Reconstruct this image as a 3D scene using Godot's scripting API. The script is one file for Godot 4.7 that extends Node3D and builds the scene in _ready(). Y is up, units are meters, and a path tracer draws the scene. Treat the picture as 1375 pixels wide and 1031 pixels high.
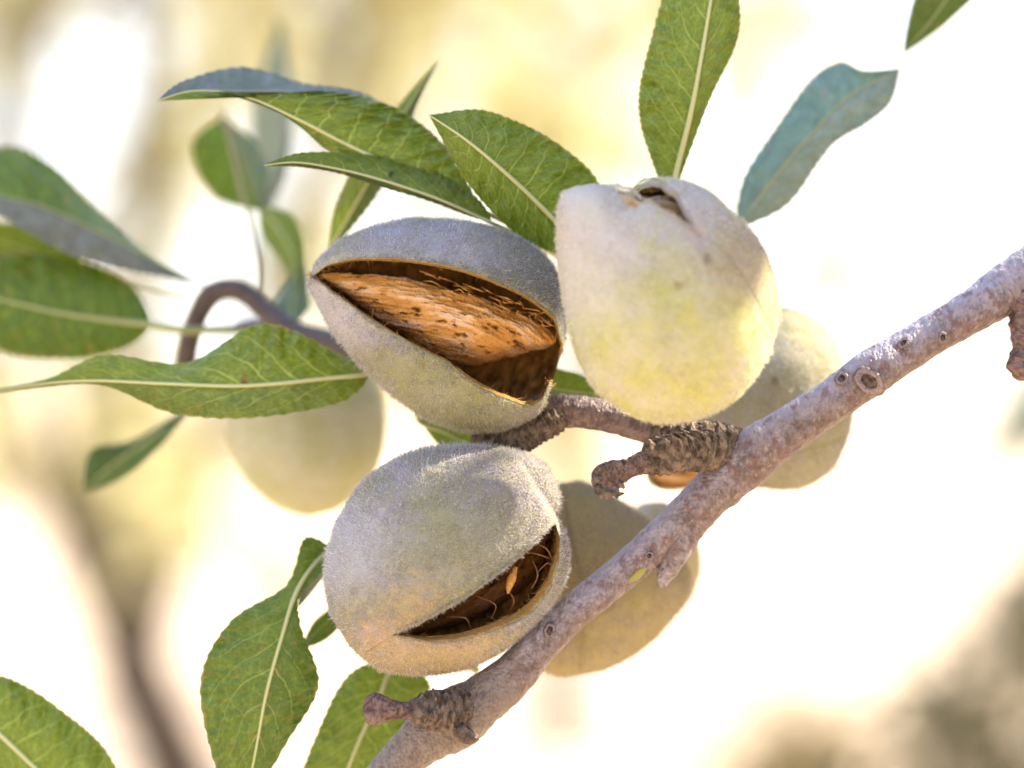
extends Node3D
# A macro photograph of split almonds on their branch, an orchard out of focus behind.
# The camera stands 0.5 m from the fruit; at(x, y, d) gives the point d millimetres behind the
# plane of the fruit for a position measured on the 1375 x 1031 photograph.

const EYE := 1.6
const PX := 0.00012145            # metres per photograph pixel at the plane of the fruit
const MAIN := [[1480, 300, 4, 34], [1400, 354, 2, 34], [1350, 388, 1, 33], [1310, 415, 0, 29], [1266, 441, 0, 27.5], [1210, 475, -1, 28], [1168, 502, -2, 31], [1134, 526, -2, 29], [1087, 558, -2, 29], [1045, 586, -2, 32], [1005, 615, -2, 36], [968, 650, -2, 33], [930, 684, -2, 28], [883, 727, -2, 26], [840, 765, -2, 24.5], [801, 797, -2, 24], [760, 830, -2, 24], [722, 868, -2, 26], [690, 905, -2, 29], [650, 938, -2, 34], [612, 964, -2, 41], [580, 985, -2, 37], [550, 1010, -2, 31], [515, 1050, -2, 30], [470, 1110, -2, 30]]
var rng := RandomNumberGenerator.new()
var soft := FastNoiseLite.new()   # slow undulation, metres in
var fine := FastNoiseLite.new()
var M := {}
var hair_mesh: ArrayMesh
var used := {}

# ---------------------------------------------------------------- basics
func k_at(d: float) -> float:
	return PX * (0.5 + d * 0.001) / 0.5

func at(x: float, y: float, d: float) -> Vector3:
	var k := k_at(d)
	return Vector3((x - 687.5) * k, EYE - (y - 515.5) * k, -d * 0.001)

func col(r: float, g: float, b: float) -> Color:   # linear base colour for albedo_color
	return Color(r, g, b).linear_to_srgb()

func numbered(s: String) -> String:
	if not used.has(s):
		used[s] = 0
		return s
	used[s] += 1
	return "%s_%03d" % [s, used[s]]

func thing(called: String, label: String, category: String, where: Vector3, group := "") -> Node3D:
	var o := Node3D.new()
	o.name = numbered(called)
	add_child(o)
	o.position = where
	o.set_meta("label", label)
	o.set_meta("category", category)
	if group != "":
		o.set_meta("group", group)
	return o

func part(called: String, mesh: Mesh, mat: Material, parent: Node3D, label := "") -> MeshInstance3D:
	var o := MeshInstance3D.new()
	o.name = called
	o.mesh = mesh
	o.material_override = mat
	parent.add_child(o, true)
	if label != "":
		o.set_meta("label", label)
	return o

func structure(called: String, mesh: Mesh, mat: Material) -> MeshInstance3D:
	var o := part(called, mesh, mat, self)
	o.set_meta("kind", "structure")
	return o

# A sheet of rows x cols points. orient: 1 faces away from its middle, -1 towards it, 2 faces +z.
func grid(rows: int, cols: int, P: PackedVector3Array, UV: PackedVector2Array, C: PackedColorArray, wrap: bool, orient: int) -> ArrayMesh:
	var N := PackedVector3Array()
	N.resize(P.size())
	var I := PackedInt32Array()
	for i in rows - 1:
		for j in cols - 1:
			var a := i * cols + j
			I.append_array(PackedInt32Array([a, a + cols, a + 1, a + 1, a + cols, a + cols + 1]))
	for t in range(0, I.size(), 3):
		var a := P[I[t]] * 1000.0
		var n := -(P[I[t + 1]] * 1000.0 - a).cross(P[I[t + 2]] * 1000.0 - a)
		N[I[t]] += n
		N[I[t + 1]] += n
		N[I[t + 2]] += n
	if wrap:
		for i in rows:
			var s := N[i * cols] + N[i * cols + cols - 1]
			N[i * cols] = s
			N[i * cols + cols - 1] = s
	var turn := 0.0
	if orient == 2:
		for n in N:
			turn += n.z
	elif orient != 0:
		for i in rows:
			var mid := Vector3.ZERO
			for j in cols:
				mid += P[i * cols + j]
			mid /= cols
			for j in cols:
				turn += N[i * cols + j].dot(P[i * cols + j] - mid) * orient
	if turn < 0.0:
		for t in range(0, I.size(), 3):
			var s := I[t + 1]
			I[t + 1] = I[t + 2]
			I[t + 2] = s
		for i in N.size():
			N[i] = -N[i]
	for i in N.size():
		N[i] = N[i].normalized() if N[i].length_squared() > 0.0 else Vector3.UP
	var A := []
	A.resize(Mesh.ARRAY_MAX)
	A[Mesh.ARRAY_VERTEX] = P
	A[Mesh.ARRAY_NORMAL] = N
	if UV.size():
		A[Mesh.ARRAY_TEX_UV] = UV
	if C.size():
		A[Mesh.ARRAY_COLOR] = C
	A[Mesh.ARRAY_INDEX] = I
	var m := ArrayMesh.new()
	m.add_surface_from_arrays(Mesh.PRIMITIVE_TRIANGLES, A)
	return m

# Catmull-Rom through a list of equal-length number lists, n steps over the whole.
func spline(pts: Array, n: int) -> Array:
	var out := []
	var w: int = pts[0].size()
	var last := pts.size() - 1
	for k in n + 1:
		var f := float(k) / n * last
		var i := mini(int(f), last - 1)
		var t := f - i
		var a: Array = pts[maxi(i - 1, 0)]
		var b: Array = pts[i]
		var c: Array = pts[i + 1]
		var e: Array = pts[mini(i + 2, last)]
		var v := []
		for q in w:
			v.append(cubic_interpolate(b[q], c[q], a[q], e[q], t))
		out.append(v)
	return out

func closed_curve(pts: Array, per: int) -> PackedVector2Array:
	var out := PackedVector2Array()
	var n := pts.size()
	for i in n:
		var a: Vector2 = pts[(i + n - 1) % n]
		var b: Vector2 = pts[i]
		var c: Vector2 = pts[(i + 1) % n]
		var e: Vector2 = pts[(i + 2) % n]
		for s in per:
			out.append(b.cubic_interpolate(c, a, e, float(s) / per))
	return out

# ---------------------------------------------------------------- tubes (stems, ribs, fibres)
# path: [x, y, d, radius in pixels]. look: colour rule. rough: uneven share of the radius.
func tube(path: Array, seg: int, n: int, look: String, rough := 0.0, origin := Vector3.ZERO, ring := 0.0, ring_len := 10.0) -> ArrayMesh:
	var S := spline(path, n)
	var L := S.size()
	var ctr := PackedVector3Array()
	var rad := PackedFloat32Array()
	for s in S:
		ctr.append(at(s[0], s[1], s[2]) - origin)
		rad.append(maxf(s[3], 0.15) * k_at(s[2]))
	return tube_of(ctr, rad, seg, look, rough, origin, ring, ring_len * PX)

func tube_of(ctr0: PackedVector3Array, rad0: PackedFloat32Array, seg: int, look: String, rough := 0.0, origin := Vector3.ZERO, ring := 0.0, ring_len := 0.001) -> ArrayMesh:
	var ctr := PackedVector3Array()
	var rad := PackedFloat32Array()
	var last := ctr0.size() - 1
	var d0 := (ctr0[0] - ctr0[1]).normalized()
	var d1 := (ctr0[last] - ctr0[last - 1]).normalized()
	for e in [[1.0, 0.02], [0.92, 0.4], [0.7, 0.72], [0.38, 0.93]]:   # rounded ends
		ctr.append(ctr0[0] + d0 * rad0[0] * e[0] * 0.6)
		rad.append(rad0[0] * e[1])
	ctr.append_array(ctr0)
	rad.append_array(rad0)
	for e in [[0.38, 0.93], [0.7, 0.72], [0.92, 0.4], [1.0, 0.02]]:
		ctr.append(ctr0[last] + d1 * rad0[last] * e[0] * 0.6)
		rad.append(rad0[last] * e[1])
	var L := ctr.size()
	var P := PackedVector3Array()
	var UV := PackedVector2Array()
	var C := PackedColorArray()
	var side := Vector3(0, 0, 1)
	var along := 0.0
	for i in L:
		var t := (ctr[mini(i + 1, L - 1)] - ctr[maxi(i - 1, 0)]).normalized()
		side = (side - t * side.dot(t))
		if side.length() < 0.01:
			side = t.cross(Vector3(0.3, 1, 0.2))
		side = side.normalized()
		var other := t.cross(side)
		if i > 0:
			along += ctr[i].distance_to(ctr[i - 1])
		for j in seg + 1:
			var a := TAU * (j % seg) / seg
			var dir := side * cos(a) + other * sin(a)
			var q := ctr[i] + origin + dir * rad[i]
			var r := rad[i]
			if rough > 0.0:
				r *= 1.0 + rough * (soft.get_noise_3dv(q * 1.0) * 0.9 + fine.get_noise_3dv(q * 0.55) * 0.7)
			if ring > 0.0:
				var wob := along / ring_len + fine.get_noise_3dv(q * 0.3) * 0.5
				r *= 1.0 + ring * (pow(absf(sin(PI * wob)), 3.0) - 0.4) * (0.7 + 0.6 * absf(soft.get_noise_3dv(q * 2.0)))
			var p := ctr[i] + dir * r
			P.append(p)
			UV.append(Vector2(float(j) / seg, along * 100.0))
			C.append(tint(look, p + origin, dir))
	return grid(L, seg + 1, P, UV, C, true, 1)

func tint(look: String, p: Vector3, dir: Vector3) -> Color:
	var a := soft.get_noise_3dv(p)
	var b := fine.get_noise_3dv(p * 0.6)
	var f := fine.get_noise_3dv(p * 2.2)
	match look:
		"bark":   # reddish brown bark, patchy silvery bloom, skylight painted on the upper side
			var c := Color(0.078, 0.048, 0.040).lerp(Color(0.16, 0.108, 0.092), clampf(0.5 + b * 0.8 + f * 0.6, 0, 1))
			var bloom := smoothstep(-0.6, 0.6, a * 0.35 + b * 0.3 + f * 0.28 + dir.y * 0.65 - 0.08)  # bloom in patches, plus painted sky tone on upward faces
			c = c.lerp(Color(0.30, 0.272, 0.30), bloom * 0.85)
			var worn := smoothstep(0.24, 0.34, soft.get_noise_3dv(p * 1.7 + Vector3(3, 0, 0)) + f * 0.12)
			c = c.lerp(Color(0.12, 0.062, 0.052), worn * 0.7)
			var dots := smoothstep(0.34, 0.46, fine.get_noise_3dv(p * 1.05 + Vector3(0, 5, 0)))
			c = c.lerp(Color(0.34, 0.26, 0.20), dots * 0.55)
			var crack := smoothstep(0.07, 0.0, absf(fine.get_noise_3dv(Vector3(p.x + p.y, (p.y - p.x) * 0.35, p.z) * 0.5 + Vector3(9, 0, 0)))) * smoothstep(0.05, 0.25, a)
			c = c.lerp(Color(0.05, 0.03, 0.025), crack * 0.6)
			if p.x < at(700, 0, 0).x and p.y < at(0, 800, 0).y:   # older grey-brown wood near the knuckle
				var old := clampf((at(740, 0, 0).x - p.x) / (100 * PX), 0, 1)
				c = c.lerp(Color(0.20, 0.155, 0.115).lerp(Color(0.10, 0.07, 0.05), clampf(0.4 + f * 1.6 + b, 0, 1)), old * 0.85)
			return c
		"spur":
			return Color(0.08, 0.048, 0.04).lerp(Color(0.19, 0.13, 0.11), clampf(0.45 + b * 1.0 + f * 1.1 + a * 0.5, 0, 1))
		"knobbly":
			return Color(0.055, 0.04, 0.03).lerp(Color(0.19, 0.14, 0.105), clampf(0.45 + f * 0.7 + b * 1.1, 0, 1))
		"back_twig":
			return Color(0.05, 0.033, 0.025).lerp(Color(0.085, 0.06, 0.046), clampf(0.5 + b, 0, 1))
		"purple_twig":
			return Color(0.09, 0.07, 0.09).lerp(Color(0.15, 0.12, 0.16), clampf(0.5 + b, 0, 1))
		"midrib":
			return Color(0.40, 0.40, 0.19)
		"midrib_dim":
			return Color(0.27, 0.29, 0.12)
		"stalk":
			return Color(0.30, 0.24, 0.14)
		"fibre":
			return Color(0.52, 0.28, 0.08).lerp(Color(0.30, 0.14, 0.035), clampf(0.5 + f, 0, 1))
		"dark_fibre":
			return Color(0.30, 0.15, 0.06).lerp(Color(0.16, 0.07, 0.025), clampf(0.5 + f, 0, 1))
		"trunk":
			return Color(0.034, 0.027, 0.021).lerp(Color(0.07, 0.054, 0.043), clampf(0.5 + soft.get_noise_3dv(p * 0.05), 0, 1))
	return Color(0.3, 0.3, 0.3)

# ---------------------------------------------------------------- leaves
# mid, left, right: lists of [x, y, d]; stalk: points that come before the midrib.
func leaf(parent: Node3D, mid: Array, left: Array, right: Array, o := {}) -> MeshInstance3D:
	var origin := parent.position
	var n: int = o.get("n", 240)
	var m := 8
	var A := spline(mid, n)
	var Bs := [spline(left, n), spline(right, n)]
	var teeth: float = o.get("teeth", 30.0)
	var amp: float = o.get("amp", 2.6)
	var bulge: float = o.get("bulge", 1.0)
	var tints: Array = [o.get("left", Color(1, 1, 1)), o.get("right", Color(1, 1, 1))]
	var seed_ := float(mid[0][0]) * 0.37 + float(mid[0][1]) * 0.11
	var mesh := ArrayMesh.new()
	for h in 2:
		var P := PackedVector3Array()
		var UV := PackedVector2Array()
		var C := PackedColorArray()
		for i in n + 1:
			var u := float(i) / n
			var c := Vector3(A[i][0], A[i][1], A[i][2])
			var e: Array = Bs[h][i]
			for jj in m + 1:
				var j := m - jj if h == 0 else jj
				var v := float(j) / m
				var q := Vector3(e[0], e[1], e[2])
				var out := Vector2(q.x - c.x, q.y - c.y)
				var w := out.length()
				if w > 0.001:
					var phase := fposmod(u * teeth + soft.get_noise_2d(u * 0.02, seed_) * 0.8 + h * 0.37, 1.0)
					var tooth := (phase if phase < 0.75 else (1.0 - phase) * 3.0) - 0.4
					var edge := amp * tooth * clampf(w / 14.0, 0, 1) + soft.get_noise_2d(u * 0.012 + h, seed_ + 5.0) * 2.5 * clampf(w / 20.0, 0, 1)
					out = out.normalized() * edge
					q += Vector3(out.x, out.y, 0)
				var p := c.lerp(q, v)
				var wob := soft.get_noise_3d(p.x * 0.00026, p.y * 0.00026, seed_ * 0.001)
				var quilt := sin(TAU * (u - 0.17 * v) * 11.0 + h * PI) * sin(PI * v)
				p.z -= bulge * sin(PI * v) * w * 0.012 + quilt * w * 0.0022
				p.z += wob * w * 0.026 * v * float(o.get("wave", 1.0))
				P.append(at(p.x, p.y, p.z) - origin)
				UV.append(Vector2(0.5 + 0.5 * v * (-1 if h == 0 else 1), u))
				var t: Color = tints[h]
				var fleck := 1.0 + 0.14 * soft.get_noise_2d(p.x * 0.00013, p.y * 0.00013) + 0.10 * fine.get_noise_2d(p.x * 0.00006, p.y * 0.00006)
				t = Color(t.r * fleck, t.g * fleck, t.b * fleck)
				# dry tip and rim, and small rust specks
				var dry := smoothstep(0.955, 1.0, u + 0.02 * soft.get_noise_2d(p.x * 0.0003, p.y * 0.0003)) * 0.7
				dry = maxf(dry, smoothstep(0.93, 1.0, v) * smoothstep(0.12, 0.4, soft.get_noise_2d(p.x * 0.00007 + seed_, p.y * 0.00007)) * 0.8)
				dry = maxf(dry, smoothstep(0.44, 0.52, soft.get_noise_2d(p.x * 0.00021 + seed_ * 0.01, p.y * 0.00021)) * 0.55)
				t = t.lerp(Color(1.9, 0.75, 1.6), dry)
				for s in o.get("spots", []):
					var dist := Vector2(p.x - s[0], p.y - s[1]).length()
					t = t.lerp(s[3], smoothstep(s[2] * 1.3, s[2] * 0.5, dist))
				C.append(t)
		var half := grid(n + 1, m + 1, P, UV, C, false, 2)
		mesh.add_surface_from_arrays(Mesh.PRIMITIVE_TRIANGLES, half.surface_get_arrays(0))
		mesh.surface_set_material(h, M[o.get("mat_left" if h == 0 else "mat_right", o.get("mat", "leaf"))])
	var lf := part("leaf", mesh, null, parent, o.get("label", ""))
	var rr: float = o.get("rib", 3.2)
	var path := []
	for q in o.get("stalk", []):
		path.append([q[0], q[1], q[2], rr * 1.25])
	for i in mid.size():
		path.append([mid[i][0], mid[i][1], mid[i][2] - 0.12 * rr * 0.5, lerpf(rr, rr * 0.25, float(i) / (mid.size() - 1))])
	part("midrib", tube(path, 8, 60, o.get("rib_look", "midrib"), 0.0, origin), M.rib, lf)
	return lf

# ---------------------------------------------------------------- almonds
class Fruit:
	var a0: Vector2
	var ux: Vector2
	var un: Vector2
	var dc: float
	var mm: float
	var s0: float
	var s1: float
	var n := 140
	var c := PackedFloat32Array()
	var r := PackedFloat32Array()
	var rd := PackedFloat32Array()
	var f1 := PackedFloat32Array()
	var f2 := PackedFloat32Array()

	func setup(sil: PackedVector2Array, p0: Vector2, p1: Vector2, depth: float, ratio: float, power: float, inset := 0.0) -> void:
		a0 = p0
		ux = (p1 - p0).normalized()
		un = Vector2(ux.y, -ux.x)
		dc = depth
		mm = 0.12145 * (0.5 + depth * 0.001) / 0.5
		s0 = 1e9
		s1 = -1e9
		for p in sil:
			var s := (p - a0).dot(ux)
			s0 = minf(s0, s)
			s1 = maxf(s1, s)
		s0 += inset
		s1 -= inset
		var most := 0.0
		for i in n + 1:
			var s := along(float(i) / n)
			var lo := 1e9
			var hi := -1e9
			for k in sil.size():
				var p := sil[k] - a0
				var q := sil[(k + 1) % sil.size()] - a0
				var ps := p.dot(ux)
				var qs := q.dot(ux)
				if (ps - s) * (qs - s) <= 0.0 and ps != qs:
					var off := lerpf(p.dot(un), q.dot(un), (s - ps) / (qs - ps))
					lo = minf(lo, off)
					hi = maxf(hi, off)
			c.append((lo + hi) * 0.5)
			r.append(maxf((hi - lo) * 0.5 - inset, 0.4))
			most = maxf(most, r[i])
		for i in n + 1:
			rd.append(most * ratio * pow(r[i] / most, power) * mm)

	func along(u: float) -> float:
		return lerpf(s0 + 0.02, s1 - 0.02, 0.5 - 0.5 * cos(PI * u))

	func u_of(s: float) -> float:
		return acos(clampf(1.0 - 2.0 * (s - s0) / (s1 - s0), -1, 1)) / PI

	# x, y in photograph pixels, z millimetres of depth. scale shrinks the section about its middle.
	func p(u: float, phi: float, inward := 0.0) -> Vector3:
		var f := clampf(u, 0, 1) * n
		var i := mini(int(f), n - 1)
		var t := f - i
		var rr := lerpf(r[i], r[i + 1], t)
		var k := maxf(1.0 - inward / rr, 0.25)
		var v := a0 + ux * along(u) + un * (lerpf(c[i], c[i + 1], t) + rr * k * cos(phi))
		return Vector3(v.x, v.y, dc - lerpf(rd[i], rd[i + 1], t) * k * sin(phi))

	# The slit between two lines drawn on the photograph (front side), closed where they end.
	func slit(top: Array, low: Array) -> void:
		var e := []
		for line in [top, low]:
			var o := PackedFloat32Array()
			for i in n + 1:
				var s := along(float(i) / n)
				var v := 0.0
				var ok := false
				for k in line.size() - 1:
					var pa: Vector2 = line[k]
					var pb: Vector2 = line[k + 1]
					var pre: Vector2 = line[maxi(k - 1, 0)]
					var post: Vector2 = line[mini(k + 2, line.size() - 1)]
					var as_ := (pa - a0).dot(ux)
					var bs := (pb - a0).dot(ux)
					if s >= as_ and s <= bs and bs > as_:
						v = cubic_interpolate((pa - a0).dot(un), (pb - a0).dot(un), (pre - a0).dot(un), (post - a0).dot(un), (s - as_) / (bs - as_))
						ok = true
				if not ok:
					var first: Vector2 = line[0]
					var final: Vector2 = line[line.size() - 1]
					v = ((first if s < (first - a0).dot(ux) else final) - a0).dot(un)
				o.append(acos(clampf((v - c[i]) / r[i], -0.985, 0.985)))
			e.append(o)
		f1 = e[0]
		f2 = e[1]
		for i in n + 1:
			if f2[i] < f1[i] + 0.002:
				var mid := (f1[i] + f2[i]) * 0.5
				f1[i] = mid
				f2[i] = mid

	# Or straight in degrees: [u, first, second].
	func slit_degrees(keys: Array) -> void:
		f1.clear()
		f2.clear()
		for i in n + 1:
			var u := float(i) / n
			var k := 0
			while k < keys.size() - 2 and u > keys[k + 1][0]:
				k += 1
			var t := smoothstep(keys[k][0], keys[k + 1][0], u)
			f1.append(deg_to_rad(lerpf(keys[k][1], keys[k + 1][1], t)))
			f2.append(deg_to_rad(lerpf(keys[k][2], keys[k + 1][2], t)))

	func edge(u: float, which: int) -> float:
		var f := clampf(u, 0, 1) * n
		var i := mini(int(f), n - 1)
		return lerpf(f1[i], f1[i + 1], f - i) if which == 0 else lerpf(f2[i], f2[i + 1], f - i)

func w3(q: Vector3) -> Vector3:
	return at(q.x, q.y, q.z)

func hull_colour(o: Dictionary, q: Vector3, near_edge: float, dir_y: float) -> Color:
	var p := w3(q)
	var a := soft.get_noise_3dv(p * 0.55 + Vector3(7, 1, 2))
	var b := fine.get_noise_3dv(p * 0.5)
	var skin: Color = o.skin
	var bloom: Color = o.bloom
	var c := skin.lerp(bloom, clampf(float(o.get("bloomed", 0.5)) + a * 0.7 + b * 0.35, 0, 1))
	c = c.lerp(Color(0.44, 0.42, 0.13), near_edge * float(o.get("edge", 0.45)))
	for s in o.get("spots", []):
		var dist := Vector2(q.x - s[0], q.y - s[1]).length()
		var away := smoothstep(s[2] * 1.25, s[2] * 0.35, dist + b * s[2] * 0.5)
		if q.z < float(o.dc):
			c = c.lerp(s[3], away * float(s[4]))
	return c

func valve(F: Fruit, o: Dictionary, which: int, origin: Vector3) -> ArrayMesh:
	var rows := 128
	var cols := 84
	var P := PackedVector3Array()
	var C := PackedColorArray()
	var thick: float = o.get("thick", 9.0)
	for i in rows:
		var u := (float(i) + 0.0) / (rows - 1)
		var e := F.edge(u, which)
		var gap := F.edge(u, 1) - F.edge(u, 0)
		var r := F.r[clampi(int(u * F.n), 0, F.n)]
		for j in cols + 5:
			var w := minf(float(j) / (cols - 1), 1.0)
			w = 1.0 - pow(1.0 - w, 1.35)
			var ins := 0.0
			var back := 0.0
			if j >= cols:
				var q := float(j - cols + 1) / 5.0
				ins = thick * (1.0 - cos(q * PI * 0.5)) * 0.9
				back = -sin(q * PI) * 1.5 / r
			else:
				ins = 2.2 * pow(w, 24.0)
			if gap < 0.03:
				ins = minf(ins, 2.5 + gap / 0.03 * thick)
			var phi := (-PI / 2 + (e + PI / 2) * w - back) if which == 0 else (PI * 1.5 - (PI * 1.5 - e) * w + back)
			var q3 := F.p(u, phi, ins)
			var p := w3(q3)
			var bump := soft.get_noise_3dv(p * 0.5) * 2.4 + soft.get_noise_3dv(p * 1.4) * 0.9
			bump += float(o.get("wavy", 2.5)) * (fine.get_noise_3dv(p * 0.25) + 0.5 * fine.get_noise_3dv(p * 0.8)) * smoothstep(0.8, 1.0, w)
			var dent := 0.0
			for g in o.get("dents", []):
				if q3.z < float(o.dc) + 4.0:
					dent += g[3] * exp(-pow(Vector2(q3.x - g[0], q3.y - g[1]).length() / g[2], 2.0))
			q3 = F.p(u, phi, ins + dent - bump * clampf(r / 30.0, 0, 1))
			var near := smoothstep(1.0 - 16.0 / maxf(r * absf(e + PI / 2), 20.0), 1.0, w) * clampf(gap * 12.0, 0, 1)
			var hc := hull_colour(o, q3, near, 0.0)
			if j >= cols and gap > 0.03:   # the cut lip turns brown inwards
				hc = hc.lerp(Color(0.22, 0.115, 0.03), clampf(float(j - cols + 1) / 2.5 + fine.get_noise_3dv(p) * 0.9, 0, 1) * float(o.get("lip", 0.9)))
			C.append(hc)
			P.append(w3(q3) - origin)
	return grid(rows, cols + 5, P, PackedVector2Array(), C, false, 1)

func lining(F: Fruit, o: Dictionary, which: int, origin: Vector3) -> ArrayMesh:
	var rows := 110
	var cols := 44
	var P := PackedVector3Array()
	var UV := PackedVector2Array()
	var C := PackedColorArray()
	var thick: float = o.get("thick", 9.0) * 0.9
	for i in rows:
		var u := lerpf(0.015, 0.985, float(i) / (rows - 1))
		var e := F.edge(u, which)
		for j in cols:
			var w := 1.0 - pow(1.0 - float(j) / (cols - 1), 1.6)
			var phi := (-PI / 2 + (e + PI / 2) * w) if which == 0 else (PI * 1.5 - (PI * 1.5 - e) * w)
			var q := F.p(u, phi, thick)
			var p := w3(q)
			var fold := (1.0 - absf(fine.get_noise_3d(p.x * 0.3, p.y * 0.8, p.z * 0.8)) * 2.0) * 7.0 + soft.get_noise_3dv(p * 1.5) * 4.0
			q = F.p(u, phi, thick + 1.5 + maxf(fold, 0.0) * smoothstep(1.0, 0.9, w))
			P.append(w3(q) - origin)
			UV.append(Vector2(u * 3.0, w * 2.0))
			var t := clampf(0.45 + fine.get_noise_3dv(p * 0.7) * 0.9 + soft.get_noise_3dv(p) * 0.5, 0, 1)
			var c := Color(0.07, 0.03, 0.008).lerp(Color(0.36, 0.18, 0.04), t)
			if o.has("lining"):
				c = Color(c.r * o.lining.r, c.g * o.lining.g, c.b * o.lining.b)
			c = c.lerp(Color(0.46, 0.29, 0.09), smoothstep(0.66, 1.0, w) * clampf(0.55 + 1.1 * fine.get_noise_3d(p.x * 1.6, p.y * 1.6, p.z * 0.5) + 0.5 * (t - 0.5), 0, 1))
			C.append(c)
	return grid(rows, cols, P, UV, C, false, -1)

func fuzz(F: Fruit, o: Dictionary, parent: Node3D, count: int) -> void:
	var origin := parent.position
	var mmesh := MultiMesh.new()
	mmesh.transform_format = MultiMesh.TRANSFORM_3D
	mmesh.use_colors = true
	mmesh.mesh = hair_mesh
	var T := []
	var K := []
	var rmax := 0.0
	for v in F.r:
		rmax = maxf(rmax, v)
	var tries := 0
	var length: float = o.get("hair", 7.0)
	while T.size() < count and tries < count * 8:
		tries += 1
		var s := lerpf(F.s0 + 0.3, F.s1 - 0.3, rng.randf())
		var u := F.u_of(s)
		var r := F.r[clampi(int(u * F.n), 0, F.n)]
		if rng.randf() > maxf(r / rmax, 0.35):
			continue
		var e1 := F.edge(u, 0)
		var e2 := F.edge(u, 1)
		var phi := e2 + rng.randf() * (TAU - (e2 - e1))
		if e2 - e1 > 0.05 and rng.randf() < 0.06:      # a fringe along the lips of the slit
			phi = e2 + rng.randf() * 0.03 if rng.randf() < 0.5 else e1 - rng.randf() * 0.03
		if fine.get_noise_3dv(w3(F.p(u, phi)) * 0.3) < -0.18 and rng.randf() < 0.55:   # worn patches
			continue
		if phi > PI * 1.2 and phi < PI * 1.8 and rng.randf() < 0.7:
			continue
		var q := F.p(u, phi)
		var p := w3(q)
		var bump := (soft.get_noise_3dv(p * 0.5) * 2.4 + soft.get_noise_3dv(p * 1.4) * 0.9) * clampf(r / 30.0, 0, 1)
		p = w3(F.p(u, phi, -bump + 0.8))
		var du := w3(F.p(minf(u + 0.01, 1.0), phi)) - w3(F.p(maxf(u - 0.01, 0.0), phi))
		var df := w3(F.p(u, phi + 0.01)) - w3(F.p(u, phi - 0.01))
		var nrm := (du * 1000.0).cross(df * 1000.0).normalized()
		var cen := w3(F.p(u, phi, 1e6))
		if nrm.dot(p - cen) < 0.0:
			nrm = -nrm
		var lean := Vector3(rng.randfn(), rng.randfn(), rng.randfn()) * 0.42 + du.normalized() * 0.15
		var flow := soft.get_noise_3dv(p * 0.7) * 0.8
		var dir := (nrm + lean + df.normalized() * flow).normalized()
		var across := dir.cross(Vector3(rng.randfn(), rng.randfn(), rng.randfn())).normalized()
		var len := length * PX * (1.0 + 0.7 * soft.get_noise_3dv(p * 0.9)) * clampf(0.65 + rng.randfn() * 0.3, 0.2, 1.6)
		if rng.randf() < 0.03:
			len *= 1.5
		T.append(Transform3D(Basis(across, dir * len * 1000.0, across.cross(dir)), p - origin))
		var g := rng.randf_range(0.6, 1.2)
		var hc: Color = o.get("hair_colour", Color(0.50, 0.48, 0.47))
		var under := hull_colour(o, q, 0.0, 0.0)
		hc = hc.lerp(Color(under.r * 2.0, under.g * 2.0, under.b * 2.0), 0.5)
		K.append(Color(hc.r * g, hc.g * g, hc.b * g * rng.randf_range(0.9, 1.06)))
	mmesh.instance_count = T.size()
	for i in T.size():
		mmesh.set_instance_transform(i, T[i])
		mmesh.set_instance_color(i, K[i])
	var mi := MultiMeshInstance3D.new()
	mi.name = "fuzz"
	mi.multimesh = mmesh
	mi.material_override = M.hair
	mi.set_meta("kind", "stuff")
	parent.add_child(mi, true)

# torn brown fibres along the inner lips of a slit and down its walls
func fringe(F: Fruit, o: Dictionary, parent: Node3D, count: int) -> void:
	var T := []
	var K := []
	var thick: float = o.get("thick", 9.0)
	while T.size() < count:
		var u := rng.randf_range(0.05, 0.99)
		var which := 0 if rng.randf() < 0.5 else 1
		if F.edge(u, 1) - F.edge(u, 0) < 0.06:
			continue
		var sgn := 1.0 if which == 0 else -1.0
		var r := F.r[int(u * F.n)]
		var deep := pow(rng.randf(), 1.3) * 0.55 + 0.015
		var phi := F.edge(u, which) - sgn * (deep + 0.01)
		var p := w3(F.p(u, phi, thick * 0.95 + 1.0))
		var du := (w3(F.p(minf(u + 0.01, 1.0), phi, thick)) - w3(F.p(maxf(u - 0.01, 0.0), phi, thick))).normalized()
		var df := (w3(F.p(u, phi + 0.01, thick)) - w3(F.p(u, phi - 0.01, thick))).normalized() * sgn
		var inw := (w3(F.p(u, phi, 1e6)) - p).normalized()
		var dir := (df * rng.randf_range(-0.25, 0.4) + du * rng.randfn() * 1.2 + inw * rng.randf_range(-0.1, 0.35)).normalized()
		var across := dir.cross(Vector3(rng.randfn(), rng.randfn(), rng.randfn())).normalized() * rng.randf_range(0.9, 2.4)
		var len := PX * rng.randf_range(5.0, 17.0)
		T.append(Transform3D(Basis(across, dir * len * 1000.0, across.cross(dir) * 2.5), p - parent.position))
		K.append(Color(0.13, 0.055, 0.015).lerp(Color(0.56, 0.31, 0.09), rng.randf()))
	var mm := MultiMesh.new()
	mm.transform_format = MultiMesh.TRANSFORM_3D
	mm.use_colors = true
	mm.mesh = hair_mesh
	mm.instance_count = count
	for i in count:
		mm.set_instance_transform(i, T[i])
		mm.set_instance_color(i, K[i])
	var mi := MultiMeshInstance3D.new()
	mi.name = "torn_fibres"
	mi.multimesh = mm
	mi.material_override = M.fibre
	mi.set_meta("kind", "stuff")
	parent.add_child(mi, true)

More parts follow.
